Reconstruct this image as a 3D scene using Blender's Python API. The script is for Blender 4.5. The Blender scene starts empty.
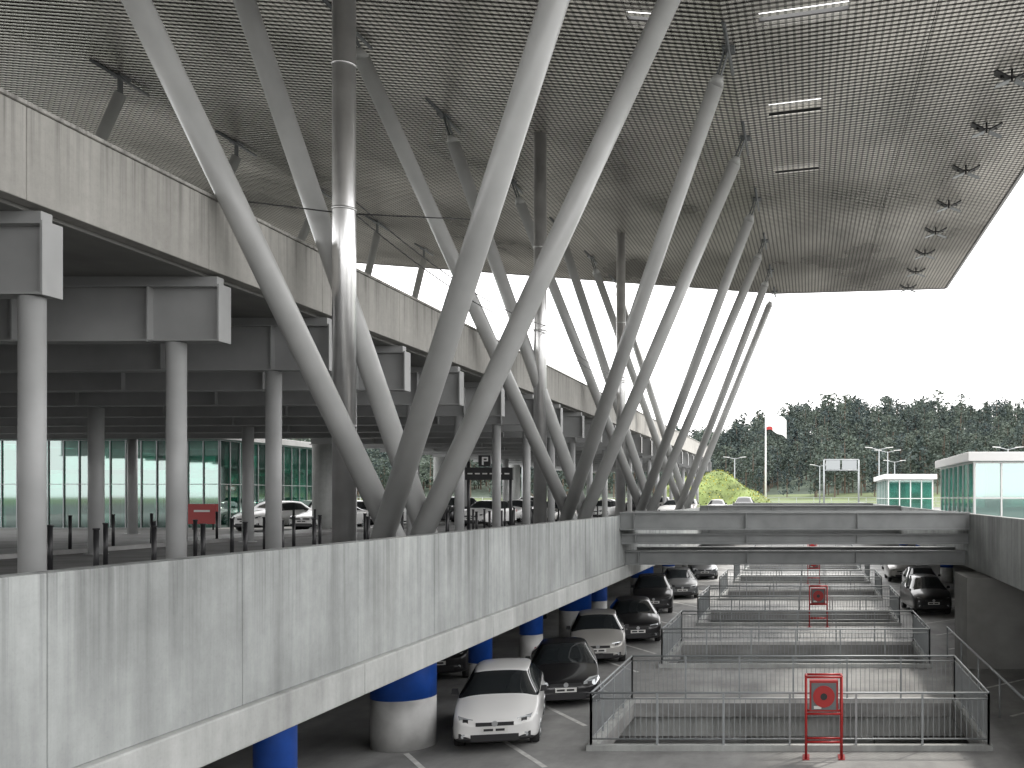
import bpy, bmesh, math, random
from mathutils import Vector, Matrix
random.seed(7)
R=random.Random(11)
E=5.3   # eye height above car-park floor
sc=bpy.context.scene
sc.view_settings.view_transform='Standard'
sc.view_settings.look='None'
sc.view_settings.exposure=0

# ------------------------------------------------------------ materials
def newmat(name):
    m=bpy.data.materials.new(name); m.use_nodes=True
    nt=m.node_tree; b=nt.nodes['Principled BSDF']
    return m,nt,b
def N(nt,t,**kw):
    n=nt.nodes.new(t)
    for k,v in kw.items(): setattr(n,k,v)
    return n
def plain(name,col,rough=.5,metal=0,spec=.5,var=.0,scale=3,bump=0,coat=0):
    m,nt,b=newmat(name)
    b.inputs['Base Color'].default_value=(*col,1)
    b.inputs['Roughness'].default_value=rough
    b.inputs['Metallic'].default_value=metal
    b.inputs['Specular IOR Level'].default_value=spec
    if coat: b.inputs['Coat Weight'].default_value=coat
    if var>0 or bump>0:
        tc=N(nt,'ShaderNodeTexCoord'); no=N(nt,'ShaderNodeTexNoise')
        no.inputs['Scale'].default_value=scale; no.inputs['Detail'].default_value=4
        nt.links.new(tc.outputs['Object'],no.inputs['Vector'])
        if var>0:
            mr=N(nt,'ShaderNodeMapRange')
            mr.inputs['From Min'].default_value=.3; mr.inputs['From Max'].default_value=.7
            mr.inputs['To Min'].default_value=1-var; mr.inputs['To Max'].default_value=1+var
            nt.links.new(no.outputs['Fac'],mr.inputs['Value'])
            vm=N(nt,'ShaderNodeVectorMath',operation='SCALE'); vm.inputs[0].default_value=col
            nt.links.new(mr.outputs[0],vm.inputs['Scale']); nt.links.new(vm.outputs[0],b.inputs['Base Color'])
        if bump>0:
            bp=N(nt,'ShaderNodeBump'); bp.inputs['Strength'].default_value=bump; bp.inputs['Distance'].default_value=.02
            nt.links.new(no.outputs['Fac'],bp.inputs['Height']); nt.links.new(bp.outputs[0],b.inputs['Normal'])
    return m
def concrete(name,col,streak=.35,blotch=.25,rough=.8,horiz=False,stain=None,cheap=False):
    m,nt,b=newmat(name)
    tc=N(nt,'ShaderNodeTexCoord')
    def noise(sx,sy,sz,scale,det=4,rgh=.6):
        mp=N(nt,'ShaderNodeMapping'); mp.inputs['Scale'].default_value=(sx,sy,sz)
        nt.links.new(tc.outputs['Object'],mp.inputs[0])
        n=N(nt,'ShaderNodeTexNoise'); n.inputs['Scale'].default_value=scale; n.inputs['Detail'].default_value=det
        n.inputs['Roughness'].default_value=rgh
        nt.links.new(mp.outputs[0],n.inputs['Vector']); return n
    def rng(n,lo,hi,a=.3,c=.7):
        mr=N(nt,'ShaderNodeMapRange'); mr.inputs['From Min'].default_value=a; mr.inputs['From Max'].default_value=c
        mr.inputs['To Min'].default_value=lo; mr.inputs['To Max'].default_value=hi
        nt.links.new(n.outputs['Fac'],mr.inputs['Value']); return mr
    def mul(a,c):
        x=N(nt,'ShaderNodeMath',operation='MULTIPLY'); nt.links.new(a.outputs[0],x.inputs[0]); nt.links.new(c.outputs[0],x.inputs[1]); return x
    big=rng(noise(1,1,1,.45,3),1-blotch,1+blotch)
    if horiz: st=rng(noise(.6,.12,1,2.5,4),1-streak,1+streak*.4)
    else: st=rng(noise(1,1,.06,2.6,5,.65),1-streak,1+streak*.5)
    f=mul(big,st)
    if not cheap:
        f=mul(f,rng(noise(1,1,1,6,6,.7),.92,1.07))
        f=mul(f,rng(noise(1,1,1,30,2,.5),.95,1.02,.25,.45))
    if stain:
        ztop,zlen=stain
        sx=N(nt,'ShaderNodeSeparateXYZ'); nt.links.new(tc.outputs['Object'],sx.inputs[0])
        h=N(nt,'ShaderNodeMapRange'); h.inputs['From Min'].default_value=ztop-zlen; h.inputs['From Max'].default_value=ztop
        nt.links.new(sx.outputs['Z'],h.inputs['Value'])
        drip=rng(noise(1,1,.02,5.5,4,.7),0,1,.47,.66)
        s=mul(h,drip)
        inv=N(nt,'ShaderNodeMapRange'); inv.inputs['To Min'].default_value=1; inv.inputs['To Max'].default_value=.55
        nt.links.new(s.outputs[0],inv.inputs['Value']); f=mul(f,inv)
    vm=N(nt,'ShaderNodeVectorMath',operation='SCALE'); vm.inputs[0].default_value=col
    nt.links.new(f.outputs[0],vm.inputs['Scale']); nt.links.new(vm.outputs[0],b.inputs['Base Color'])
    b.inputs['Roughness'].default_value=rough; b.inputs['Specular IOR Level'].default_value=.3
    return m

M={}
M['parapet']=concrete('parapet_concrete',(.335,.35,.345),.24,.22,stain=(E-.65,1.5))
M['band']=concrete('beam_concrete',(.41,.42,.41),.2,.18)
M['fascia']=concrete('fascia_concrete',(.42,.41,.385),.15,.13,stain=(E+5.0,1.2))
M['floor']=concrete('floor_concrete',(.29,.29,.285),.22,.28,.6,horiz=True)
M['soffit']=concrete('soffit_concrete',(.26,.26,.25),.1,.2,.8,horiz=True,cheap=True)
M['asphalt']=plain('asphalt',(.09,.09,.09),.85,var=.35,scale=1.2)
M['road']=plain('road_paving',(.18,.18,.177),.8,var=.25,scale=.8)
M['steel']=plain('grey_steel_paint',(.38,.385,.385),.45,var=.1,scale=1.5)
M['bridge']=plain('bridge_steel_paint',(.24,.25,.25),.5,var=.15,scale=1.5)
M['strut']=plain('strut_paint',(.42,.425,.42),.3,var=.1,scale=1.2)
M['darksteel']=plain('dark_steel',(.14,.15,.155),.5)
M['chrome']=plain('polished_steel',(.72,.72,.72),.28,metal=.9,var=.1,scale=2)
M['galv']=plain('galvanised_steel',(.33,.35,.36),.45,metal=.2)
M['black']=plain('black_paint',(.02,.02,.022),.4)
M['rubber']=plain('rubber',(.025,.025,.025),.8)
M['hub']=plain('alloy',(.45,.46,.47),.3,metal=.8)
M['glassdark']=plain('car_glass',(.015,.018,.02),.05,spec=.8)
M['chromecar']=plain('lamp_glass',(.65,.68,.7),.1,metal=.5)
M['taillamp']=plain('tail_lamp',(.4,.01,.01),.2)
M['red']=plain('red_paint',(.38,.02,.02),.4)
M['blue']=plain('blue_paint',(.015,.085,.42),.45,var=.15,scale=3)
M['white']=plain('white_paint',(.78,.78,.77),.5)
M['whitedull']=plain('column_white_paint',(.52,.52,.51),.55,var=.22,scale=2)
M['marking']=plain('road_marking',(.62,.62,.60),.7,var=.25,scale=4)
M['plate']=plain('number_plate',(.7,.7,.68),.4)
M['grass']=plain('grass',(.13,.17,.05),.9,var=.45,scale=.5)
M['meadow']=plain('meadow_grass',(.10,.13,.055),.9,var=.4,scale=.05)
M['hill']=plain('hill_soil',(.045,.065,.045),.95,var=.35,scale=.03)
M['trunk']=plain('bark',(.12,.09,.07),.9)
M['yellow']=plain('gorse_flowers',(.38,.33,.05),.9,var=.4,scale=2)

def leafmat(name,c1,c2):
    m,nt,b=newmat(name)
    tc=N(nt,'ShaderNodeTexCoord'); no=N(nt,'ShaderNodeTexNoise'); no.inputs['Scale'].default_value=.9; no.inputs['Detail'].default_value=2
    nt.links.new(tc.outputs['Object'],no.inputs['Vector'])
    oi=N(nt,'ShaderNodeObjectInfo')
    ad=N(nt,'ShaderNodeMath',operation='MULTIPLY_ADD'); ad.inputs[1].default_value=.8
    nt.links.new(oi.outputs['Random'],ad.inputs[0]); nt.links.new(no.outputs['Fac'],ad.inputs[2])
    cr=N(nt,'ShaderNodeMapRange'); cr.inputs['From Min'].default_value=.45; cr.inputs['From Max'].default_value=1.25
    nt.links.new(ad.outputs[0],cr.inputs['Value'])
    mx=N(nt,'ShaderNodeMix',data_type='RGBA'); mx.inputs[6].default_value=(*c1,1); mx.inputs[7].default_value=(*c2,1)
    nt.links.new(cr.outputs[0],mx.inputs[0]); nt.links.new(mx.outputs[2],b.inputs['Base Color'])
    b.inputs['Roughness'].default_value=.8; b.inputs['Specular IOR Level'].default_value=.2
    return m
M['leaf']=leafmat('haze_tinted_pine_foliage',(.045,.063,.066),(.095,.118,.095))  # distance haze put into the leaf colour as a bluish tint

def roofmat():
    m,nt,b=newmat('perforated_metal_slats')
    tc=N(nt,'ShaderNodeTexCoord')
    sx=N(nt,'ShaderNodeSeparateXYZ'); nt.links.new(tc.outputs['Object'],sx.inputs[0])
    mp=N(nt,'ShaderNodeMapping'); mp.inputs['Scale'].default_value=(1/2.4,1/4.8,0)
    nt.links.new(tc.outputs['Object'],mp.inputs[0])
    fl=N(nt,'ShaderNodeVectorMath',operation='FLOOR'); nt.links.new(mp.outputs[0],fl.inputs[0])
    wn=N(nt,'ShaderNodeTexWhiteNoise'); nt.links.new(fl.outputs[0],wn.inputs['Vector'])
    m3=N(nt,'ShaderNodeMapping'); m3.inputs['Scale'].default_value=(1,.55,1); nt.links.new(tc.outputs['Object'],m3.inputs[0])
    no=N(nt,'ShaderNodeTexNoise'); no.inputs['Scale'].default_value=.25; no.inputs['Detail'].default_value=3; no.inputs['Roughness'].default_value=.5
    nt.links.new(m3.outputs[0],no.inputs['Vector'])
    a=N(nt,'ShaderNodeMapRange'); a.inputs['To Min'].default_value=.93; a.inputs['To Max'].default_value=1.06
    nt.links.new(wn.outputs['Value'],a.inputs['Value'])
    c=N(nt,'ShaderNodeMapRange'); c.inputs['From Min'].default_value=.33; c.inputs['From Max'].default_value=.67; c.inputs['To Min'].default_value=.72; c.inputs['To Max'].default_value=1.22
    nt.links.new(no.outputs['Fac'],c.inputs['Value'])
    mu=N(nt,'ShaderNodeMath',operation='MULTIPLY'); nt.links.new(a.outputs[0],mu.inputs[0]); nt.links.new(c.outputs[0],mu.inputs[1])
    d=N(nt,'ShaderNodeMath',operation='MULTIPLY'); d.inputs[1].default_value=1/.19; nt.links.new(sx.outputs['X'],d.inputs[0])
    fr=N(nt,'ShaderNodeMath',operation='FRACT'); nt.links.new(d.outputs[0],fr.inputs[0])
    lt=N(nt,'ShaderNodeMath',operation='GREATER_THAN'); lt.inputs[1].default_value=.36; nt.links.new(fr.outputs[0],lt.inputs[0])
    pr=N(nt,'ShaderNodeMapRange'); pr.inputs['To Min'].default_value=.45; pr.inputs['To Max'].default_value=1.0; nt.links.new(lt.outputs[0],pr.inputs['Value'])
    m2=N(nt,'ShaderNodeMath',operation='MULTIPLY'); nt.links.new(mu.outputs[0],m2.inputs[0]); nt.links.new(pr.outputs[0],m2.inputs[1])
    vm=N(nt,'ShaderNodeVectorMath',operation='SCALE'); vm.inputs[0].default_value=(.73,.705,.665)
    nt.links.new(m2.outputs[0],vm.inputs['Scale']); nt.links.new(vm.outputs[0],b.inputs['Base Color'])
    b.inputs['Metallic'].default_value=.6
    r=N(nt,'ShaderNodeMapRange'); r.inputs['To Min'].default_value=.12; r.inputs['To Max'].default_value=.5
    nt.links.new(no.outputs['Fac'],r.inputs['Value']); nt.links.new(r.outputs[0],b.inputs['Roughness'])
    return m
M['slat']=roofmat()
M['backing']=plain('roof_backing',(.13,.13,.13),.6)
M['rooftop']=plain('roof_sheet',(.35,.35,.35),.5)
def glassmat(name,col,tr=.5,gl=.18,vary=False):
    m,nt,b=newmat(name)
    out=nt.nodes['Material Output']
    nt.nodes.remove(b)
    t=N(nt,'ShaderNodeBsdfTransparent'); t.inputs[0].default_value=(*col,1)
    g=N(nt,'ShaderNodeBsdfGlossy'); g.inputs['Roughness'].default_value=.03; g.inputs[0].default_value=(.8,.9,.88,1)
    d=N(nt,'ShaderNodeBsdfTranslucent'); d.inputs[0].default_value=(*col,1)
    if vary:
        tc=N(nt,'ShaderNodeTexCoord'); mp=N(nt,'ShaderNodeMapping'); mp.inputs['Scale'].default_value=(1/.822,1/.917,1/2.32); mp.inputs['Location'].default_value=(.03,.2,.1)
        nt.links.new(tc.outputs['Object'],mp.inputs[0]); fl=N(nt,'ShaderNodeVectorMath',operation='FLOOR'); nt.links.new(mp.outputs[0],fl.inputs[0])
        wn=N(nt,'ShaderNodeTexWhiteNoise'); nt.links.new(fl.outputs[0],wn.inputs['Vector'])
        mr=N(nt,'ShaderNodeMapRange'); mr.inputs['To Min'].default_value=.55; mr.inputs['To Max'].default_value=1.15; nt.links.new(wn.outputs['Value'],mr.inputs['Value'])
        vm=N(nt,'ShaderNodeVectorMath',operation='SCALE'); vm.inputs[0].default_value=col; nt.links.new(mr.outputs[0],vm.inputs['Scale'])
        nt.links.new(vm.outputs[0],t.inputs[0]); nt.links.new(vm.outputs[0],d.inputs[0])
    m1=N(nt,'ShaderNodeMixShader'); m1.inputs[0].default_value=tr
    nt.links.new(d.outputs[0],m1.inputs[1]); nt.links.new(t.outputs[0],m1.inputs[2])
    m2=N(nt,'ShaderNodeMixShader'); m2.inputs[0].default_value=gl
    nt.links.new(m1.outputs[0],m2.inputs[1]); nt.links.new(g.outputs[0],m2.inputs[2])
    nt.links.new(m2.outputs[0],out.inputs[0]); return m
M['teal']=glassmat('teal_glass',(.32,.66,.58),.9,.25,True)
M['paleglass']=glassmat('pale_glass',(.5,.74,.70),.75,.3)

# ------------------------------------------------------------ mesh builder
class MB:
    def __init__(s): s.v=[]; s.f=[]; s.m=[]; s.s=[]; s.mats=[]
    def mi(s,k):
        if k not in s.mats: s.mats.append(k)
        return s.mats.index(k)
    def poly(s,pts,k,smooth=False):
        b=len(s.v); s.v+= [tuple(p) for p in pts]; s.f.append(tuple(range(b,b+len(pts)))); s.m.append(s.mi(k)); s.s.append(smooth)
    def hexa(s,p,k):
        b=len(s.v); s.v+=[tuple(q) for q in p]
        for f in ((0,3,2,1),(4,5,6,7),(0,1,5,4),(1,2,6,5),(2,3,7,6),(3,0,4,7)):
            s.f.append(tuple(b+i for i in f)); s.m.append(s.mi(k)); s.s.append(False)
    def box(s,x0,x1,y0,y1,z0,z1,k):
        s.hexa([(x0,y0,z0),(x1,y0,z0),(x1,y1,z0),(x0,y1,z0),(x0,y0,z1),(x1,y0,z1),(x1,y1,z1),(x0,y1,z1)],k)
    def cyl(s,p0,p1,r0,r1=None,k='steel',n=16,caps=True):
        if r1 is None: r1=r0
        p0=Vector(p0); p1=Vector(p1); d=(p1-p0).normalized()
        a=Vector((0,0,1)) if abs(d.z)<.9 else Vector((1,0,0))
        u=d.cross(a).normalized(); w=d.cross(u)
        b=len(s.v)
        for p,r in((p0,r0),(p1,r1)):
            for i in range(n):
                t=2*math.pi*i/n; s.v.append(tuple(p+u*(r*math.cos(t))+w*(r*math.sin(t))))
        for i in range(n):
            j=(i+1)%n; s.f.append((b+i,b+n+i,b+n+j,b+j)); s.m.append(s.mi(k)); s.s.append(True)
        if caps:
            s.f.append(tuple(b+i for i in range(n))); s.m.append(s.mi(k)); s.s.append(False)
            s.f.append(tuple(b+n+i for i in reversed(range(n)))); s.m.append(s.mi(k)); s.s.append(False)
    def obj(s,name,parent=None,bevel=0,loc=None):
        me=bpy.data.meshes.new(name); me.from_pydata(s.v,[],s.f)
        for k in s.mats: me.materials.append(M[k])
        me.polygons.foreach_set('material_index',s.m); me.polygons.foreach_set('use_smooth',s.s); me.update()
        o=bpy.data.objects.new(name,me); sc.collection.objects.link(o)
        if parent: o.parent=parent
        if loc: o.location=loc
        if bevel:
            b=o.modifiers.new('bevel','BEVEL'); b.width=bevel; b.segments=2; b.limit_method='ANGLE'
        return o
def empty(name,loc=(0,0,0),rz=0):
    o=bpy.data.objects.new(name,None); o.location=loc; o.rotation_euler=(0,0,rz); sc.collection.objects.link(o); o.empty_display_size=.1; return o

ROAD=E-1.65
# ------------------------------------------------------------ ground terrain with pit
PX0,PX1,PY0,PY1=-30,16,-25,112
def hillz(x,y):
    base=ROAD-.06
    if y<190: return base
    t=min(1,max(0,(y-190)/250)); t=t*t*(3-2*t)
    ridge=25+4.5*math.sin(x*.021+.6)+2.5*math.sin(x*.057+1)+min(14,max(-6,x*.06))
    return base+t*ridge
xs=[-3000,-1500,-900,-600]+list(range(-500,-30,20))+[PX0]+[PX1]+list(range(30,520,20))+[700,1000,1600,3000]
ys=[-3000,-1000,-300,-100,PY0,PY1,140,170]+list(range(190,460,15))+[480,520,600,800,1500,3500]
g=MB()
idx={}
for j,y in enumerate(ys):
    for i,x in enumerate(xs):
        idx[i,j]=len(g.v); g.v.append((x,y,hillz(x,y)))
for j in range(len(ys)-1):
    for i in range(len(xs)-1):
        if xs[i]>=PX0 and xs[i+1]<=PX1 and ys[j]>=PY0 and ys[j+1]<=PY1: continue
        g.f.append((idx[i,j],idx[i+1,j],idx[i+1,j+1],idx[i,j+1]))
        k='asphalt' if ys[j+1]<=170 and abs(xs[i])<200 else ('meadow' if ys[j+1]<=235 else 'hill')
        g.m.append(g.mi(k)); g.s.append(True)
g.obj('ground')

# ------------------------------------------------------------ lower car-park (pit)
HX0,HX1=-4.46,3.7
holes=[(21.0+10.15*i,25.7+10.15*i) for i in range(9)]
f=MB()
f.box(PX0,HX0,PY0,PY1,-.35,0,'floor'); f.box(HX1,PX1,PY0,PY1,-.35,0,'floor')
prev=PY0
for a,b in holes:
    f.box(HX0,HX1,prev,a,-.349,-.0005,'floor'); prev=b
f.box(HX0,HX1,prev,PY1,-.349,-.0005,'floor')
for a,b in holes:
    f.box(HX0-.16,HX0-.002,a-.16,b+.16,0,.12,'band'); f.box(HX1+.002,HX1+.16,a-.16,b+.16,0,.12,'band')
    f.box(HX0,HX1,a-.16,a-.002,0,.12,'band'); f.box(HX0,HX1,b+.002,b+.16,0,.12,'whitedull')
    f.box(HX0-1,HX1+1,b+.25,b+.65,-.9,-.352,'band'); f.box(HX0-1,HX1+1,a-.65,a-.25,-.9,-.352,'band')
f.obj('car_park_floor')
l=MB()
l.box(PX0,PX1,PY0,PY1,-3.6,-3.2,'floor')
for d in range(-20,112,10):
    for x in (-7.5,6.5): l.cyl((x,d+8,-3.2),(x,d+8,-.36),.3,k='whitedull')
l.obj('lower_floor')
w=MB()
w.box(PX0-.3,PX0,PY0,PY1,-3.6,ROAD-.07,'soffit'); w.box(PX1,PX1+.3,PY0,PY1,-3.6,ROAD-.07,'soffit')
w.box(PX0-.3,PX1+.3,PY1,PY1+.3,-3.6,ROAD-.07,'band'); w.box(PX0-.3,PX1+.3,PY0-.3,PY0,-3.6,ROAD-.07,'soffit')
w.obj('retaining_wall')

mk=MB()
def line(x0,y0,x1,y1,wd,z=.004):
    d=Vector((x1-x0,y1-y0,0)).normalized(); n=Vector((-d.y,d.x,0))*wd/2
    mk.poly([(x0-n.x,y0-n.y,z),(x1-n.x,y1-n.y,z),(x1+n.x,y1+n.y,z),(x0+n.x,y0+n.y,z)],'marking')
for i in range(26):
    y=12.5+i*3.55
    line(-5.15,y,-8.3,y+4.6,.11)
    line(4.9,y+1,8.5,y+4.5,.11)
mk.obj('parking_bay_markings')

# ------------------------------------------------------------ left road deck + parapet
D0,D1=-20,112
d=MB()
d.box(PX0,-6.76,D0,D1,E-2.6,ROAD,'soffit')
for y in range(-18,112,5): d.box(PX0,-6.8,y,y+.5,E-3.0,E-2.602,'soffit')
d.obj('road_deck')
rd=MB(); rd.poly([(-70,D0,ROAD+.006),(-6.78,D0,ROAD+.006),(-6.78,D1+30,ROAD+.006),(-70,D1+30,ROAD+.006)],'road')
rd.box(-14.6,-11.9,D0,D1-2,ROAD+.01,ROAD+.14,'floor')
rd.box(-23.5,-21.2,D0,D1-2,ROAD+.01,ROAD+.14,'floor')
rd.obj('access_road')
p=MB()
cuts=[8.55+2.95*i for i in range(-9,36)]
for a,b in zip(cuts[:-1],cuts[1:]):
    p.box(-6.75,-6.5,a+.005,b-.005,E-2.40,E-.65,'parapet')
p.obj('parapet_wall',bevel=.012)
p=MB()
cuts2=[2.65+5.9*i for i in range(-4,19)]
for a,b in zip(cuts2[:-1],cuts2[1:]): p.box(-6.755,-6.40,a+.004,b-.004,E-2.86,E-2.402,'band')
p.obj('deck_edge_beam',bevel=.02)

d=MB()
d.box(5.86,PX1,D0,D1,E-2.5,ROAD,'soffit')
d.obj('road_deck')
p=MB()
for a,b in zip(cuts[:-1],cuts[1:]): p.box(5.6,5.85,a+.005,b-.005,E-2.45,E-.58,'parapet')
p.obj('parapet_wall',bevel=.012)
rd=MB(); rd.poly([(5.86,D0,ROAD+.006),(70,D0,ROAD+.006),(70,D1+30,ROAD+.006),(5.86,D1+30,ROAD+.006)],'road'); rd.obj('access_road')
w=MB(); w.box(4.9,7.2,30.8,33.4,0,E-2.5,'soffit'); w.box(7.4,7.8,33.4,44,0,E-2.5,'soffit'); w.obj('support_pier')

def pitcol(x,y,r):
    c=MB(); top=E-2.6
    c.cyl((x,y,0),(x,y,1.05 if r>.5 else .95),r,k='whitedull',n=32); c.cyl((x,y,1.05 if r>.5 else .95),(x,y,top),r+.004,k='blue',n=32)
    c.obj('round_column')
pitcol(-8.65,21.4,.66); pitcol(-8.15,15.3,.30); pitcol(-8.65,26.4,.30); pitcol(-8.8,37.8,.6); pitcol(-8.8,31.8,.36); pitcol(-8.8,42,.36); pitcol(-8.8,53,.6); pitcol(-8.8,63,.4); pitcol(-8.8,73,.4)
pitcol(-12.6,23.9,.43)
for yy in (38,52,66,80): pitcol(-12.6,yy,.43)
for yy in (24,38,52,66,80): pitcol(-19,yy,.43)
for yy in (48,62,76,90): pitcol(8.6,yy,.4)

# ------------------------------------------------------------ bridges
def bridge(y,depth=3.2):
    b=MB()
    def ibeam(y0,zt,h,wd=.34,t=.045):
        b.box(-6.495,5.595,y0-wd/2,y0+wd/2,zt-t,zt,'bridge'); b.box(-6.495,5.595,y0-wd/2,y0+wd/2,zt-h,zt-h+t,'bridge')
        b.box(-6.495,5.595,y0-.015,y0+.015,zt-h+t+.001,zt-t-.001,'bridge')
        x=-6.0
        while x<5.5:
            b.box(x-.012,x+.012,y0-wd/2+.02,y0-.016,zt-h+t+.001,zt-t-.001,'bridge'); x+=3.86
    ibeam(y+.2,E-.52,.62); ibeam(y+depth,E-.52,.62)
    b.box(-6.49,5.59,y+.4,y+depth-.2,E-1.05,E-.95,'darksteel')
    ibeam(y+.5,E-1.28,.36,.3)
    ibeam(y+1.2,E-1.9,.5,.4); ibeam(y+depth+.6,E-1.9,.5,.4)
    b.obj('steel_footbridge')
bridge(34.4); bridge(60); bridge(86)

# ------------------------------------------------------------ railings
def railing(y0,y1,n_=0):
    r=MB(); x0,x1=HX0-.08,HX1+.08; a,b=y0-.08,y1+.08; zb=.12; zt=1.2
    def run(p,q,bars=True):
        p=Vector(p); q=Vector(q); L=(q-p).length; n=max(2,round(L/1.35))
        for i in range(n+1):
            c=p.lerp(q,i/n); r.box(c.x-.022,c.x+.022,c.y-.022,c.y+.022,zb,zt,'galv')
        for z,rr in((zt,.024),(zb+.12,.016),(zt-.12,.014)):
            r.cyl((p.x,p.y,z),(q.x,q.y,z),rr,k='galv',n=8)
        if bars:
            st=.115 if n_<3 else .17
            m=int(L/st)
            for i in range(1,m):
                c=p.lerp(q,i/m); r.box(c.x-.006,c.x+.006,c.y-.006,c.y+.006,zb+.12,zt-.12,'galv')
    run((x0,a,0),(x1,a,0)); run((x0,b,0),(x1,b,0)); run((x0,a,0),(x0,b,0)); run((x1,a,0),(x1,b,0))
    r.obj('guard_railing')
for i,(a,b) in enumerate(holes[:7]): railing(a,b,i)

def hose(x,y):
    e=empty('fire_hose_cabinet',(x,y,0))
    c=MB()
    for sx in (-.36,.36):
        c.cyl((sx,0,0),(sx,0,1.66),.028,k='red',n=10); c.cyl((sx,.32,0),(sx,.32,1.66),.028,k='red',n=10)
        c.cyl((sx,0,1.66),(sx,.32,1.66),.028,k='red',n=10); c.box(sx-.07,sx+.07,-.06,.38,0,.012,'red')
    for z in(.35,.92,1.66):
        c.cyl((-.36,0,z),(.36,0,z),.024,k='red',n=10); c.cyl((-.36,.32,z),(.36,.32,z),.024,k='red',n=10)
    c.obj('frame',e)
    c=MB(); c.box(-.29,.29,.02,.26,.96,1.58,'red'); c.box(-.25,.25,.0,.018,1.0,1.54,'darksteel')
    c.cyl((-.0,-.02,1.27),(0,-.004,1.27),.22,k='red',n=24); c.cyl((0,-.03,1.27),(0,-.021,1.27),.07,k='black',n=16)
    c.box(-.2,-.05,-.006,-.001,1.02,1.08,'plate')
    c.obj('cabinet',e,bevel=.008)
for x,y in((.32,20.2),(.42,40.7),(.35,61),(.35,81)): hose(x,y)

h=MB()
h.cyl((4.6,33,1.0),(4.6,18,1.0),.03,k='galv',n=8)
for yy in range(18,34,3): h.cyl((4.6,yy,0),(4.6,yy,1.0),.025,k='galv',n=8)
h.obj('handrail')

# ------------------------------------------------------------ upper deck
UX=-10.0
f=MB()
ucuts=[-14.5+3.9*i for i in range(0,31)]
for a,b in zip(ucuts[:-1],ucuts[1:]): f.box(UX-.25,UX,a+.005,b-.005,E+3.8,E+5.0,'fascia')
f.box(UX-.30,UX+.04,ucuts[0],ucuts[-1],E+5.002,E+5.06,'fascia')
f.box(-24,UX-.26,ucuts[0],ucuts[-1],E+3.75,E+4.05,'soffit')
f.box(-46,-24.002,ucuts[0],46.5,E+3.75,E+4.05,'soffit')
f.obj('elevated_road',bevel=.012)
by=[13.2+3.9*i for i in range(-6,24)]
for i,yb in enumerate(by):
    b=MB(); t=.03; wd=.34
    z1=E+3.6; ze=E+2.68; zi=E+2.55; xe=UX+.0; xi=-46 if yb<46 else -24
    b.box(xi,xe,yb-wd/2,yb+wd/2,z1-t,z1,'steel')
    b.hexa([(xi,yb-.012,zi),(xe,yb-.012,ze),(xe,yb+.012,ze),(xi,yb+.012,zi),(xi,yb-.012,z1-t),(xe,yb-.012,z1-t),(xe,yb+.012,z1-t),(xi,yb+.012,z1-t)],'steel')
    b.hexa([(xi,yb-wd/2,zi-t),(xe,yb-wd/2,ze-t),(xe,yb+wd/2,ze-t),(xi,yb+wd/2,zi-t),(xi,yb-wd/2,zi),(xe,yb-wd/2,ze),(xe,yb+wd/2,ze),(xi,yb+wd/2,zi)],'steel')
    b.box(xe+.001,xe+.03,yb-wd/2-.01,yb+wd/2+.01,ze-t-.01,z1+.01,'steel')
    for xx in (-11.2,-13.5,-17,-21): b.box(xx-.012,xx+.012,yb-wd/2+.01,yb-.013,zi+.08,z1-t-.001,'steel')
    b.box(xi,xe-.05,yb-.1,yb+.1,z1+.001,E+3.749,'steel')
    b.obj('steel_beam')
colx={13.2:-10.24,17.1:-10.8,21.0:-11.22}
for yb in by:
    c=MB()
    x=colx.get(round(yb,1),-11.4)
    if yb<10: x=-10.24
    c.cyl((x,yb,ROAD),(x,yb,E+2.64),.155,k='steel',n=24); c.cyl((x,yb,ROAD),(x,yb,ROAD+.03),.26,k='steel',n=24)
    c.obj('steel_column')
for i in range(9):
    for x in(-20.5,-30,-39):
        yb=13.2+7.8*i
        if x<-24 and yb>46: continue
        c=MB(); c.cyl((x,yb,ROAD),(x,yb,E+2.56),.2,k='steel',n=20); c.cyl((x,yb,ROAD),(x,yb,ROAD+.03),.3,k='steel',n=20); c.obj('steel_column')
for x,yb in((-23.4,48.3),(-23.4,63.9),(-23.4,79.5)):
    c=MB(); c.cyl((x,yb,ROAD),(x,yb,E+2.54),.5,k='band',n=32); c.obj('concrete_column')

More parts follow.
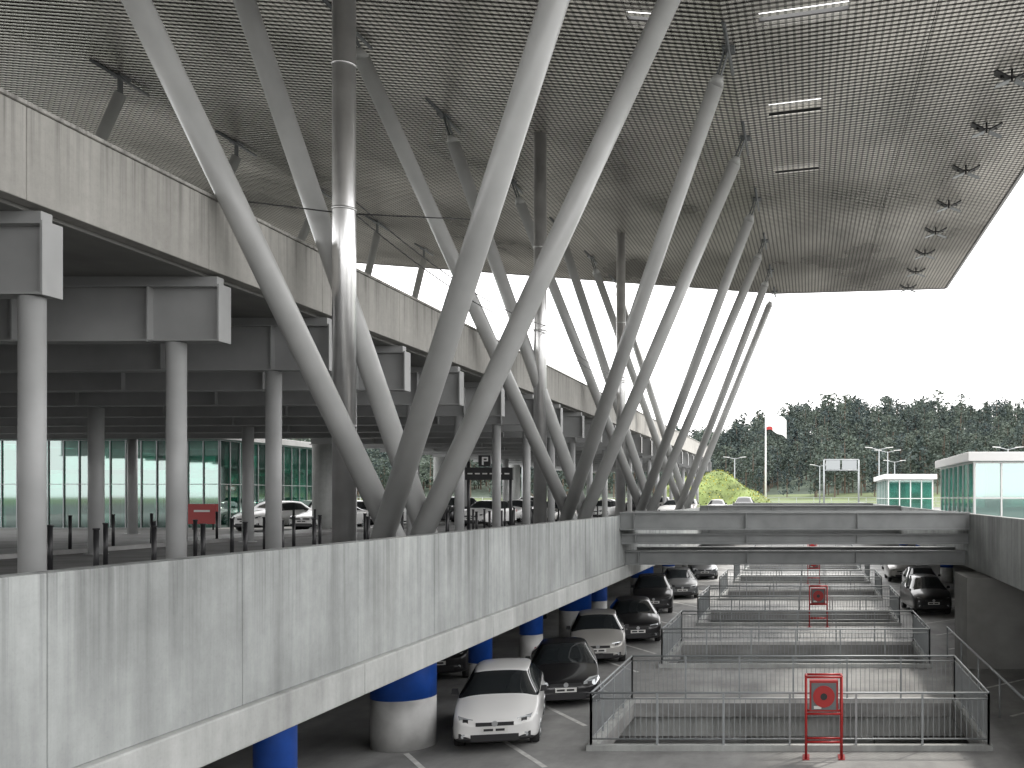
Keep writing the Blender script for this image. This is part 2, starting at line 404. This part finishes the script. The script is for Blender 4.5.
# ------------------------------------------------------------ great roof
XF=-2.03; XR=8.43; XL=-46; YE=61.5; YS=-12
def zf(y): return 12.55-(YE-y)*.031
def roofz(x,y):
    if x<=XF: return E+zf(y)+(XF-x)*.0735
    t=(x-XF)/(XR-XF); return E+zf(y)*(1-t)+12.85*t
roof=empty('terminal_roof')
gaps=[(24.0,24.55),(30.1,30.6),(36.3,36.8)]
s=MB()
pitch=.23; y=YS; k_=0
xsplits=[XL,-40,-34.1,-28.2,-22.3,-16.4,-10.5,-4.4,-3.4,XF,-1.2,.4,1.0,3.2,XR]
inner=(-4.4,-3.4,XF,-1.2,.4,1.0)
gapx={(24.0,-4.4),(24.0,-1.2),(30.1,-1.2),(36.3,-1.2),(24.0,.4)}
while y<YE-.1:
    for a,b in zip(xsplits[:-1],xsplits[1:]):
        a2=a+.012 if a not in inner else a; b2=b-.012 if b not in inner else b-.001
        y0,y1=y,y+.185
        skip=False
        for ga,gb in gaps:
            if (ga,a) in gapx and ga<=y0<gb and k_%2: skip=True
        if skip: continue
        s.hexa([(a2,y0,roofz(a2,y0)+.0),(b2,y0,roofz(b2,y0)+.0),(b2,y1,roofz(b2,y1)+.025),(a2,y1,roofz(a2,y1)+.025),
                (a2,y0,roofz(a2,y0)+.025),(b2,y0,roofz(b2,y0)+.025),(b2,y1,roofz(b2,y1)+.05),(a2,y1,roofz(a2,y1)+.05)],'slat')
    y+=pitch; k_+=1
s.obj('slats',roof)
s=MB()
def backpiece(a,b,y0,y1):
    n=max(1,int((y1-y0)/3))
    for i in range(n):
        ya=y0+(y1-y0)*i/n; yb=y0+(y1-y0)*(i+1)/n; q=[]
        for dz in(.16,.3):
            q+=[(a,ya,roofz(a,ya)+dz),(b,ya,roofz(b,ya)+dz),(b,yb,roofz(b,yb)+dz),(a,yb,roofz(a,yb)+dz)]
        s.hexa(q,'backing')
backpiece(XL,-4.4,YS,YE); backpiece(1.0,XR,YS,YE); backpiece(-3.4,XF,YS,YE); backpiece(XF,-1.2,YS,YE)
for xa,xb in((-4.4,-3.4),(-1.2,.4),(.4,1.0)):
    prev=YS
    for ga,gb in gaps:
        if (ga,xa) in gapx: backpiece(xa,xb,prev,ga); prev=gb
    backpiece(xa,xb,prev,YE)
s.obj('backing',roof)
s=MB()
def trim(pts,hh=.8,off=(0,0)):
    (xa,ya),(xb,yb)=pts; ox,oy=off
    q=[]
    for dz in(-.05,hh):
        q+=[(xa,ya,roofz(xa,ya)+dz),(xb,yb,roofz(xb,yb)+dz),(xb+ox,yb+oy,roofz(xb,yb)+dz),(xa+ox,ya+oy,roofz(xa,ya)+dz)]
    s.hexa(q,'rooftop')
trim(((XR,YS),(XR,YE)),.8,(.12,0)); trim(((XF,YE),(XR,YE)),.8,(0,.12)); trim(((XL,YE),(XF,YE)),.8,(0,.12))
s.obj('edge_trim',roof)
def flood(x,y):
    z=roofz(x,y)
    c=MB(); c.cyl((x,y,z+.1),(x,y,z-.35),.035,k='black',n=8); c.cyl((x-.35,y,z-.2),(x+.35,y,z-.2),.03,k='black',n=8)
    for sx in(-1,1):
        c.hexa([(x+sx*.08,y-.18,z-.30),(x+sx*.52,y-.18,z-.08),(x+sx*.52,y+.18,z-.08),(x+sx*.08,y+.18,z-.30),
                (x+sx*.08,y-.18,z-.25),(x+sx*.50,y-.18,z-.03),(x+sx*.50,y+.18,z-.03),(x+sx*.08,y+.18,z-.25)],'black')
        c.hexa([(x+sx*.08,y-.14,z-.34),(x+sx*.50,y-.14,z-.50),(x+sx*.50,y+.14,z-.50),(x+sx*.08,y+.14,z-.34),
                (x+sx*.08,y-.14,z-.31),(x+sx*.50,y-.14,z-.47),(x+sx*.50,y+.14,z-.47),(x+sx*.08,y+.14,z-.31)],'galv')
    c.obj('floodlight')
for yy in(25.2,29.4,33.6,38,42.6,47,51.3,55.6,60): flood(6.0,yy)

# ------------------------------------------------------------ inclined struts
def strut(bx,by_,tx,ty,r=.212):
    e=empty('inclined_roof_strut',(0,0,0))
    zt=roofz(tx,ty)
    b=Vector((bx,by_,ROAD)); t=Vector((tx,ty,zt-.02)); dd=(t-b).normalized()
    c=MB(); q=t-dd*.9
    c.cyl(b,q,r,r*.97,k='strut',n=28); c.cyl(q,q+dd*.25,r*.97,r*.5,k='strut',n=28)
    c.cyl(b,b+dd*.25,r*1.25,r*1.02,k='strut',n=28)
    c.obj('tube',e)
    c=MB(); q2=q+dd*.05
    for s_ in(-.05,.05):
        c.hexa([(q2.x+s_-.015,q2.y-.10,q2.z),(q2.x+s_+.015,q2.y-.10,q2.z),(q2.x+s_+.015,q2.y+.10,q2.z),(q2.x+s_-.015,q2.y+.10,q2.z),
                (t.x+s_-.015,t.y-.10,zt+.1),(t.x+s_+.015,t.y-.10,zt+.1),(t.x+s_+.015,t.y+.10,zt+.1),(t.x+s_-.015,t.y+.10,zt+.1)],'darksteel')
    c.cyl((t.x,t.y-1.5,zt-.03),(t.x,t.y+1.5,zt-.03),.05,k='darksteel',n=8)
    c.box(t.x-.16,t.x+.16,t.y-.2,t.y+.2,zt-.05,zt+.12,'darksteel')
    c.obj('head_fork',e)
tops=[(14.2,19.6),(25.5,32.4),(39.8,47.2),(54.3,61.0)]
bases=[19.4,33.8,48.3,62.7]
for (t0,t1),bb in zip(tops,bases):
    strut(-7.62,bb,-11.8,t0); strut(-7.30,bb+.55,-11.8,t1)
    strut(-8.45,bb-.2,XF,t0-.7 if bb<20 else t0); strut(-8.05,bb+.35,XF,t1)
strut(-7.6,5,-11.8,-2); strut(-7.3,5.5,-11.8,5.2); strut(-8.4,5,XF,-2); strut(-8.1,5.4,XF,5)
masts=[(-9.0,19.4),(-9.0,33.6),(-9.0,48.1)]
for x,yy in masts:
    c=MB(); zt=roofz(x,yy)+.3
    c.cyl((x,yy,ROAD),(x,yy,zt),.215,k='chrome',n=32)
    for z in(ROAD+.3,ROAD+3,ROAD+7.2,ROAD+10): c.cyl((x,yy,z),(x,yy,z+.05),.226,k='chrome',n=32)
    c.obj('polished_steel_column')
for (x0,y0),(x1,y1) in zip(masts[:-1],masts[1:]):
    for zz in(E+5.5,E+5.75):
        c=MB(); prevp=None
        for i in range(13):
            t=i/12; q=Vector((x0+.2,y0+(y1-y0)*t,zz-.9*4*t*(1-t)*.4))
            if prevp is not None: c.cyl(prevp,q,.014,k='black',n=5,caps=False)
            prevp=q
        c.obj('cable')
for yy in(19.4,):
    c=MB(); c.cyl((-13.5,yy-2,E+5.6),(-9,yy,E+5.5),.014,k='black',n=5); c.cyl((-9,yy,E+5.5),(-7.2,yy+3,E+6.2),.014,k='black',n=5); c.obj('cable')
for yy in(24.5,31,37.3,43.5,49.5,55.5,60.5):
    e=empty('inclined_roof_strut'); zt=roofz(-21.3,yy)
    c=MB(); c.cyl((-21.3,yy,zt-.5),(-23.7 if yy>46 else -25.5,yy+.5,E+4.06),.17,k='strut',n=20); c.obj('tube',e)
    c=MB(); c.box(-21.45,-21.15,yy-.25,yy+.25,zt-.05,zt+.1,'darksteel')
    c.box(-21.34,-21.30,yy-.1,yy+.1,zt-.55,zt-.051,'darksteel'); c.cyl((-21.3,yy-1.3,zt-.05),(-21.3,yy+1.3,zt-.05),.05,k='darksteel',n=8); c.obj('head_fork',e)

# ------------------------------------------------------------ pavilions
def pavilion(name,x0,x1,y0,y1,z0,z1,gl,nx,ny,nz,fr='steel',roofk=None,fh=.0,t=.04,kiosk=True):
    e=empty(name); c=MB()
    c.box(x0,x1,y0,y0+.02,z0,z1,gl); c.box(x0,x0+.02,y0+.02,y1,z0,z1,gl); c.box(x1-.02,x1,y0+.02,y1,z0,z1,gl); c.box(x0,x1,y1,y1+.02,z0,z1,gl)
    c.obj('glazing',e)
    c=MB()
    for i in range(nx+1):
        x=x0+(x1-x0)*i/nx
        for yy in(y0-.07,y1+.03): c.box(x-t,x+t,yy,yy+.065,z0,z1,fr)
    for i in range(ny+1):
        y=y0+(y1-y0)*i/ny
        for xx in(x0-.07,x1+.005): c.box(xx,xx+.065,y-t,y+t,z0,z1,fr)
    for i in range(nz+1):
        z=z0+(z1-z0)*i/nz
        c.box(x0-.075,x1+.075,y0-.08,y0-.072,z-t*.8,z+t*.8,fr); c.box(x0-.08,x0-.072,y0-.07,y1+.07,z-t*.8,z+t*.8,fr); c.box(x1+.072,x1+.08,y0-.07,y1+.07,z-t*.8,z+t*.8,fr)
    c.obj('mullions',e)
    c=MB(); c.box(x0-.35,x1+.35,y0-.35,y1+.35,z1+.05,z1+.05+fh,roofk); c.obj('flat_roof',e,bevel=.03)
    if kiosk:
        c=MB(); c.box(x0+.3,x1-.3,y0+1.6,y1-.6,z0,z0+1.1,'whitedull'); c.box(x0+1,x0+1.6,y0+2.4,y0+3,z0+1.11,z1,'steel'); c.box(x1-1.4,x1-.6,y0+3,y0+3.6,z0+1.11,z0+2.0,'darksteel'); c.obj('counter',e)
    else:
        c=MB(); rr=random.Random(4)
        for i in range(4):
            xx=x0+2+i*3.5; c.cyl((xx,y0+4,z0),(xx,y0+4,z1),.22,k='white',n=16); c.box(xx-.5,xx+.9,y0+2.5,y0+3.3,z0,z0+1.0,'darksteel')
        for i in range(9):
            xx=x0+.6+i*1.55; c.box(xx,xx+.5+rr.random()*.7,y0+6+rr.random()*2,y0+8.2,z0,z0+1.2+rr.random()*2.4,rr.choice(['darksteel','steel','black','whitedull']))
        c.box(x0+.3,x1-.3,y0+5,y0+5.3,z0+3.0,z0+3.3,'darksteel')
        c.obj('interior',e)
    return e
pavilion('glass_pavilion',-46,-31.2,53,64,ROAD+.01,E+3.0,'teal',18,12,2,'galv','steel',.35,t=.022,kiosk=False)
pavilion('ticket_kiosk',7.5,13.5,45,56,ROAD+.01,E+1.55,'paleglass',5,7,2,'white','white',.42)
pavilion('ticket_kiosk',6.6,10.2,82,95,ROAD+.01,E+1.4,'paleglass',4,7,2,'white','white',.42)

c=MB(); c.cyl((0,0,0),(0,0,.95),.045,k='black',n=10); c.cyl((0,0,.95),(0,0,.98),.055,k='black',n=10)
bo=c.obj('bollard',loc=(-12.1,14,ROAD+.14))
for lc in [(-12.1,14+1.5*i,ROAD+.14) for i in range(1,30)]+[(-14.4,14.5+1.5*i,ROAD+.14) for i in range(28)]+[(-21.4,20+1.8*i,ROAD+.14) for i in range(26)]:
    o=bpy.data.objects.new('bollard',bo.data); o.location=lc; sc.collection.objects.link(o)

c=MB(); c.cyl((-12.9,38,ROAD),(-12.9,38,E+1.35),.06,k='black',n=10); c.cyl((-11.3,38,ROAD),(-11.3,38,E+1.0),.06,k='black',n=10)
c.box(-13.0,-11.2,37.9,38.05,E+.65,E+1.12,'black')
c.box(-12.5,-12.05,37.92,38.02,E+1.16,E+1.58,'black')
c.box(-12.36,-12.30,37.90,37.915,E+1.22,E+1.52,'white'); c.box(-12.30,-12.18,37.90,37.915,E+1.46,E+1.52,'white'); c.box(-12.30,-12.18,37.90,37.915,E+1.35,E+1.40,'white'); c.box(-12.18,-12.13,37.90,37.915,E+1.35,E+1.52,'white')
for i in range(6): c.box(-12.9+i*.28,-12.72+i*.28,37.885,37.898,E+.86,E+.91,'plate')
c.obj('parking_sign')
c=MB(); c.box(-31,-29.6,50.0,50.2,ROAD+.3,ROAD+1.3,'red'); c.cyl((-30.8,50.1,ROAD),(-30.8,50.1,ROAD+.3),.04,k='black'); c.cyl((-29.8,50.1,ROAD),(-29.8,50.1,ROAD+.3),.04,k='black'); c.box(-30.7,-29.9,49.98,49.995,ROAD+.9,ROAD+1.0,'plate'); c.obj('information_board')

# ------------------------------------------------------------ cars
def car_mesh(kind):
    hz={'hatch':0,'suv':.2,'sedan':-.03}[kind]
    if kind=='sedan':
        st=[(0,.60,.30,.52,.56,.40),(.05,.74,.2,.60,.66,.56),(.25,.84,.17,.69,.76,.66),(.8,.88,.17,.80,.88,.70),(1.25,.89,.17,.89,.96,.70),
            (1.95,.90,.17,.92,1.38,.56),(2.7,.90,.17,.94,1.43,.58),(3.25,.90,.17,.96,1.36,.57),(3.85,.88,.18,.97,1.05,.66),(4.35,.84,.2,.93,.99,.66),(4.5,.78,.28,.7,.78,.6),(4.53,.66,.34,.6,.64,.5)]; top=(4,5,7,8)
    else:
        st=[(0,.62,.28,.56,.60,.44),(.05,.76,.2,.66,.72,.58),(.20,.85,.17,.75,.82,.66),(.62,.89,.17,.87,.96,.70),(.98,.90,.17,.95,1.03,.71),
            (1.72,.905,.17,.97,1.43,.58),(2.6,.905,.17,.99,1.49,.61),(3.45,.89,.17,1.01,1.43,.59),(3.92,.87,.19,1.02,1.14,.66),(4.14,.82,.22,.9,.98,.62),(4.2,.70,.3,.7,.76,.55)]; top=(4,5,7,8)
    bm=bmesh.new(); rings=[]
    for (y,w,zb,sh,zt,rw) in st:
        a=hz if kind=='suv' else 0
        k=a*.55; zb=zb+(.06 if a else 0); sh=sh+k; zt=zt+(a if zt>1.2 else k); w=w+(.03 if a else 0)
        half=[(0,zb),(w-.12,zb),(w-.01,zb+.1),(w+.005,(zb+sh)/2),(w-.02,sh-.06),(w-.05,sh),(rw,zt-.06),(rw*.75,zt-.012),(0,zt)]
        ring=[bm.verts.new((x,y,z)) for x,z in half]+[bm.verts.new((-x,y,z)) for x,z in reversed(half[1:-1])]
        rings.append(ring)
    n=len(rings[0])
    c0,c1,c2,c3=top
    for i in range(len(rings)-1):
        for j in range(n):
            f=bm.faces.new((rings[i][j],rings[i][(j+1)%n],rings[i+1][(j+1)%n],rings[i+1][j])); f.smooth=True
            jj=j if j<8 else n-1-j
            mi=0
            if jj==5 and c0<=i<c3: mi=1
            if jj in(6,7) and (i==c0 or c2<=i<c3): mi=1
            if jj in (0,1): mi=2
            f.material_index=mi
    for rg,rev in((rings[0],False),(rings[-1],True)):
        f=bm.faces.new(rg if not rev else list(reversed(rg))); f.smooth=True
    bmesh.ops.recalc_face_normals(bm,faces=bm.faces)
    me=bpy.data.meshes.new('body')
    cl=bm.edges.layers.float.new('crease_edge')
    for e in bm.edges:
        ms={f.material_index for f in e.link_faces}
        if len(ms)>1: e[cl]=.55
    bm.to_mesh(me); bm.free()
    me.materials.append(M['white']); me.materials.append(M['glassdark']); me.materials.append(M['black'])
    o=bpy.data.objects.new('tmpcar',me); sc.collection.objects.link(o)
    sub=o.modifiers.new('s','SUBSURF'); sub.levels=2; sub.render_levels=2
    L=st[-1][0]; wr=.36 if kind!='suv' else .40
    wy=(.78,L-.78)
    cm=MB()
    for y in wy:
        for s_ in(-1,1): cm.cyl((s_*.62,y,.32),(s_*1.2,y,.32),wr,k='black',n=28)
    co=cm.obj('cutter')
    bo_=o.modifiers.new('b','BOOLEAN'); bo_.object=co; bo_.operation='DIFFERENCE'; bo_.solver='EXACT'
    dg=bpy.context.evaluated_depsgraph_get(); ev=o.evaluated_get(dg)
    me2=bpy.data.meshes.new_from_object(ev)
    bpy.data.objects.remove(o); bpy.data.objects.remove(co)
    d=MB(); up=.09 if kind=='suv' else 0
    for s_ in(-1,1):
        for y in wy:
            rr=.315 if kind!='suv' else .35
            x1=s_*.87; x0=s_*.67
            d.cyl((x0,y,rr),(x1-s_*.02,y,rr),rr,k='rubber',n=28); d.cyl((x1-s_*.02,y,rr),(x1,y,rr),rr,rr*.93,k='rubber',n=28)
            d.cyl((x1,y,rr),(x1+s_*.006,y,rr),rr*.66,k='black',n=24); d.cyl((x1,y,rr),(x1+s_*.015,y,rr),rr*.16,k='hub',n=12)
            for a in range(5):
                t=a*2*math.pi/5; dy,dz=math.cos(t),math.sin(t)
                d.cyl((x1+s_*.01,y,rr),(x1+s_*.01,y+dy*rr*.63,rr+dz*rr*.63),.028,k='hub',n=6)
            for a in range(20):
                t=a*2*math.pi/20;t2=(a+1)*2*math.pi/20
                d.cyl((x1+s_*.006,y+math.cos(t)*rr*.66,rr+math.sin(t)*rr*.66),(x1+s_*.006,y+math.cos(t2)*rr*.66,rr+math.sin(t2)*rr*.66),.016,k='hub',n=5,caps=False)
        zz=.60+up+(.03 if kind!='sedan' else 0)
        d.hexa([(s_*.42,.03,zz-.05),(s_*.73,.07,zz-.03),(s_*.85,.36,zz+.08),(s_*.60,.20,zz+.05),
                (s_*.44,.055,zz+.055),(s_*.71,.12,zz+.10),(s_*.815,.42,zz+.15),(s_*.58,.26,zz+.13)],'chromecar')
        d.hexa([(s_*.53,.028,zz-.03),(s_*.64,.04,zz-.02),(s_*.66,.2,zz+.0),(s_*.55,.2,zz+.0),
                (s_*.53,.048,zz+.055),(s_*.64,.075,zz+.065),(s_*.66,.2,zz+.07),(s_*.55,.2,zz+.06)],'black')
        d.cyl((s_*.62,.015,.35+up),(s_*.62,.10,.35+up),.05,k='chromecar',n=14)
        d.hexa([(s_*.50,.0,.29+up),(s_*.72,.02,.29+up),(s_*.72,.2,.29+up),(s_*.50,.2,.29+up),(s_*.50,.01,.41+up),(s_*.72,.035,.41+up),(s_*.72,.2,.41+up),(s_*.50,.2,.41+up)],'black')
        zm=.98+up*1.4; ym=st[4][0]+.35
        d.hexa([(s_*.86,ym,zm),(s_*1.02,ym+.02,zm+.01),(s_*1.02,ym+.12,zm+.01),(s_*.86,ym+.12,zm),
                (s_*.88,ym,zm+.12),(s_*1.0,ym+.02,zm+.12),(s_*1.0,ym+.12,zm+.12),(s_*.88,ym+.12,zm+.12)],'black')
        d.hexa([(s_*.62,L-.06,.78+up),(s_*.80,L-.14,.78+up),(s_*.80,L-.02,.78+up),(s_*.62,L+.0,.78+up),
                (s_*.62,L-.10,.93+up),(s_*.78,L-.16,.93+up),(s_*.78,L-.04,.93+up),(s_*.62,L-.02,.93+up)],'taillamp')
    d.box(-.48,.48,-.012,.10,.24+up,.38+up,'black')
    d.box(-.38,.38,-.004,.08,.55+up,.625+up,'black')
    d.box(-.26,.26,-.03,-.014,.42+up,.53+up,'plate')
    d.box(-.22,-.03,-.034,-.031,.45+up,.50+up,'black'); d.box(.02,.20,-.034,-.031,.45+up,.50+up,'black')
    d.box(-.26,.26,L+.005,L+.02,.55+up,.66+up,'plate')
    d.cyl((0,-.02,.60+up),(0,-.005,.60+up),.06,k='hub',n=16)
    me3=bpy.data.meshes.new('details'); me3.from_pydata(d.v,[],d.f)
    for k in d.mats: me3.materials.append(M[k])
    me3.polygons.foreach_set('material_index',d.m); me3.polygons.foreach_set('use_smooth',d.s)
    return me2,me3
CM={k:car_mesh(k) for k in('hatch','suv','sedan')}
paints={}
def paint(c):
    if c not in paints:
        paints[c]=plain('car_paint',c,.3,metal=.0 if c[0]>.5 else .3,coat=.6)
    return paints[c]
WH=(.78,.78,.77); BK=(.018,.018,.02); SV=(.40,.39,.37); GY=(.12,.125,.13)
def car(kind,col,x,y,rot=0,z=0,name='parked_car'):
    e=empty(name,(x,y,z),math.radians(rot))
    b,dt=CM[kind]; b=b.copy(); b.materials[0]=paint(col)
    o=bpy.data.objects.new('body',b); o.parent=e; sc.collection.objects.link(o)
    o=bpy.data.objects.new('wheels_lights_trim',dt); o.parent=e; sc.collection.objects.link(o)
    return e
car('hatch',WH,-6.50,20.75,13)
car('sedan',BK,-6.05,25.0,15)
car('hatch',SV,-6.6,31.4,12)
car('hatch',BK,-6.1,35.9,14)
car('suv',BK,-6.95,45.0,10)
car('hatch',GY,-6.5,51.8,12)
car('sedan',GY,-6.6,64,10)
for kk,cc,x,yy in(('hatch',GY,-13.6,31,),('suv',BK,-10.6,28.5),('hatch',SV,-12.0,42.5),('sedan',WH,-15.5,34),('hatch',BK,-15,26),('hatch',WH,-14.5,48)): car(kk,cc,x,yy,15)
car('suv',BK,5.6,44.5,4); car('hatch',GY,6.2,53,0); car('suv',SV,5.9,62,0); car('hatch',BK,6.3,70,0); car('sedan',GY,8.3,36.5,0); car('hatch',WH,3.9+2.4,26.8,0,-3.2)
car('hatch',WH,2.2,33,85,-3.2); car('hatch',SV,-3,44,90,-3.2)
z=ROAD+.012
cols=[('hatch',WH,-26.6,47.2),('sedan',WH,-24.2,47.8),('hatch',GY,-25.6,52.6),('suv',WH,-23.1,53.6),('hatch',WH,-29.8,57.5),('sedan',SV,-27.2,58.2),('hatch',WH,-24.6,59.0),('suv',BK,-22.0,59.5),('hatch',WH,-18.4,54.5),('sedan',SV,-16.2,60.5),('hatch',WH,-19.5,64)]
for kk,cc,x,yy in cols: car(kk,cc,x,yy,-8,z)
for i in range(7): car(('hatch','sedan','suv')[i%3],(WH,GY,WH,SV,WH,BK,WH)[i],-26+i*2.6,70+i*.6,-10,z)
for i in range(6): car(('hatch','sedan','suv')[i%3],(WH,GY,SV,SV,WH,BK)[i],-19+i*2.6,92,0,z)

# ------------------------------------------------------------ far features
e=empty('flagpole',(-5.5,130,ROAD-.05))
c=MB(); c.cyl((0,0,0),(0,0,13),.14,.07,k='white',n=14); c.cyl((0,0,13),(0,0,13.15),.12,k='white',n=10); c.box(-.5,.5,-.5,.5,0,.3,'band'); c.obj('pole',e)
c=MB(); nx=10
for i in range(nx):
    for j in range(6):
        def P(i,j):
            u=i/nx; v=j/6; return (.1+2.6*u,.35*math.sin(u*7+v),12.8-2.4*v-1.2*u*u+.15*math.sin(u*9))
        c.poly([P(i,j),P(i+1,j),P(i+1,j+1),P(i,j+1)],'red' if (j>=5 and i<3) else 'white',True)
c.obj('flag',e)
def lamp(x,y,h=8.5,arms=2):
    e=empty('street_lamp',(x,y,ROAD-.05)); c=MB(); c.cyl((0,0,0),(0,0,h),.11,.06,k='galv',n=10)
    for s_ in ((-1,1) if arms==2 else (1,)):
        c.cyl((0,0,h-.1),(s_*1.1,0,h+.15),.045,k='galv',n=8); c.hexa([(s_*.8,-.16,h+.1),(s_*1.7,-.16,h+.18),(s_*1.7,.16,h+.18),(s_*.8,.16,h+.1),(s_*.8,-.12,h+.2),(s_*1.7,-.12,h+.26),(s_*1.7,.12,h+.26),(s_*.8,.12,h+.2)],'whitedull')
    c.obj('pole_and_lanterns',e)
for x,y,h in((8.6,121,7.5),(10.2,128,7.5),(13,150,7),(-11,150,7.5),(2,170,7),(24,140,7),(22,110,7),(30,125,7.5),(-40,140,8),(-14,125,7)): lamp(x,y,h)
c=MB()
for x in(2.4,7.6): c.cyl((x,150,ROAD-.05),(x,150,E+5.6),.13,k='galv',n=10)
c.cyl((2.4,150,E+5.6),(7.6,150,E+5.6),.09,k='galv',n=10); c.cyl((2.4,150,E+4.0),(7.6,150,E+4.0),.09,k='galv',n=10)
c.box(2.7,4.8,149.8,149.88,E+4.1,E+5.5,'galv'); c.box(5.1,7.3,149.8,149.88,E+4.1,E+5.5,'galv')
for i in range(6): c.cyl((2.4+i*.87,150,E+4),(2.83+i*.87,150,E+5.6),.05,k='galv',n=6)
c.obj('sign_gantry')
for x,y in((14,132),(17,138),(27,150)):
    c=MB(); c.cyl((x,y,ROAD-.05),(x,y,E+1.2),.05,k='galv',n=8); c.cyl((x,y-.06,E+1.2),(x,y-.03,E+1.2),.35,k='red',n=20); c.cyl((x,y-.08,E+1.2),(x,y-.061,E+1.2),.26,k='white',n=20); c.obj('traffic_sign')
mo=MB(); nn=24
MX,MY=-12.3,124
def mz(u,v):
    r=math.hypot(u,v)
    return ROAD-.1+4.6*max(0,1-r*r)**1.2*(1+.12*math.sin(u*9+v*5))
for i in range(nn):
    for j in range(nn):
        def P(i,j):
            u=-1+2*i/nn; v=-1+2*j/nn; return (MX+9*u,MY+8*v,mz(u,v))
        mo.poly([P(i,j),P(i+1,j),P(i+1,j+1),P(i,j+1)],'grass',True)
for k in range(2600):
    a=R.random()*6.28; rr=math.sqrt(R.random())*.92; u,v=rr*math.cos(a),rr*math.sin(a)
    x,y,zz=MX+9*u,MY+8*v,mz(u,v)+R.random()*.2; s_=.05+.07*R.random()
    n1=Vector((R.gauss(0,1),R.gauss(0,1),R.gauss(0,1))).normalized(); n2=n1.orthogonal().normalized(); n3=n1.cross(n2)
    q=Vector((x,y,zz)); mo.poly([q+n2*s_,q+n3*s_,q-n2*s_,q-n3*s_],'yellow' if R.random()<.3 else 'grass')
mo.obj('grassy_mound')
c=MB()
for i in range(60): c.cyl((-80+i*3,172,ROAD-.1),(-80+i*3,172,ROAD+1.6),.04,k='galv',n=5)
for zz in(.3,.9,1.55): c.cyl((-80,172,ROAD+zz),(100,172,ROAD+zz),.03,k='galv',n=5)
c.obj('perimeter_fence')

# ------------------------------------------------------------ pine forest
def pine(seed,h,shape):
    r=random.Random(seed); c=MB()
    bend=r.uniform(-.4,.4)
    c.cyl((0,0,-1),(bend*.4,0,h*.5),.2,.14,k='trunk',n=5,caps=False); c.cyl((bend*.4,0,h*.5),(bend,0,h*.96),.14,.04,k='trunk',n=5,caps=False)
    nb=26
    for i in range(nb):
        t=i/nb
        if shape==0: z=h*(.15+.83*t); rad=(1-t)**.75*h*.22+.2
        elif shape==1: z=h*(.35+.63*t); rad=math.sin(math.pi*min(1,.18+.8*t))*h*.22+.3
        else: z=h*(.25+.73*t); rad=(.55+.45*math.sin(t*9+seed))*math.sqrt(1-t*.92)*h*.21
        rad*=r.uniform(.65,1.25)
        a=i*2.4+r.uniform(-.5,.5)
        tip=Vector((bend*z/h+math.cos(a)*rad,math.sin(a)*rad,z+rad*.15)); root=Vector((bend*z/h,0,z-rad*.15))
        for k in range(16):
            u=r.uniform(.3,1.1); q=root.lerp(tip,u)+Vector((r.gauss(0,.3),r.gauss(0,.3),r.gauss(0,.22)))*(.6+rad*.2)
            s_=r.uniform(.18,.44); n1=Vector((r.gauss(0,1),r.gauss(0,1),r.gauss(0,.8)+.3)).normalized(); n2=n1.orthogonal().normalized(); n3=n1.cross(n2)
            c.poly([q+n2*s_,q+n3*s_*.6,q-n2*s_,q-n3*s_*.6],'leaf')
    me=bpy.data.meshes.new('pine'); me.from_pydata(c.v,[],c.f)
    for k in c.mats: me.materials.append(M[k])
    me.polygons.foreach_set('material_index',c.m); return me
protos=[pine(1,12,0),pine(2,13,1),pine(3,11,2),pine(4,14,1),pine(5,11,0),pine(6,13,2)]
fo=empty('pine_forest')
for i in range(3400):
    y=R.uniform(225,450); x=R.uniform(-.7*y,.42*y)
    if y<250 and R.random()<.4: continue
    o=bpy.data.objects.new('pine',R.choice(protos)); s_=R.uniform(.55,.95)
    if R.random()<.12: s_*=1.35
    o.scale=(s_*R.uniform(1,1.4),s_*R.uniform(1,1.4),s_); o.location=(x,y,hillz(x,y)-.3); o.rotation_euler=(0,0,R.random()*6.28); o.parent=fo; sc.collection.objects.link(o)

# ------------------------------------------------------------ light
SE,SA=math.radians(50),math.radians(38)
wld=bpy.data.worlds.new('World'); sc.world=wld; wld.use_nodes=True; nt=wld.node_tree
bg=nt.nodes['Background']
sky=N(nt,'ShaderNodeTexSky',sky_type='NISHITA'); sky.sun_disc=False; sky.sun_elevation=SE; sky.sun_rotation=SA; sky.dust_density=3; sky.air_density=1
mx=N(nt,'ShaderNodeMix',data_type='RGBA'); mx.inputs[7].default_value=(24.4,24.1,23.9,1); mx.inputs[0].default_value=.87
nt.links.new(sky.outputs[0],mx.inputs[6]); nt.links.new(mx.outputs[2],bg.inputs[0])
bg.inputs[1].default_value=.15
sl=bpy.data.lights.new('sun','SUN'); sl.energy=3.0; sl.angle=math.radians(3); sl.color=(1,.95,.87)
so=bpy.data.objects.new('sun',sl); sc.collection.objects.link(so)
dv=Vector((math.sin(SA)*math.cos(SE),math.cos(SA)*math.cos(SE),math.sin(SE)))
so.rotation_euler=dv.to_track_quat('Z','Y').to_euler(); so.location=dv*100

# ------------------------------------------------------------ camera
cam=bpy.data.cameras.new('camera'); co=bpy.data.objects.new('camera',cam); sc.collection.objects.link(co)
co.location=(0,0,E); co.rotation_euler=(math.radians(90),0,0)
cam.sensor_width=36; cam.lens=36*1000/1024; cam.shift_x=-296/1024; cam.shift_y=113/1024; cam.clip_end=6000; cam.clip_start=.1
sc.camera=co
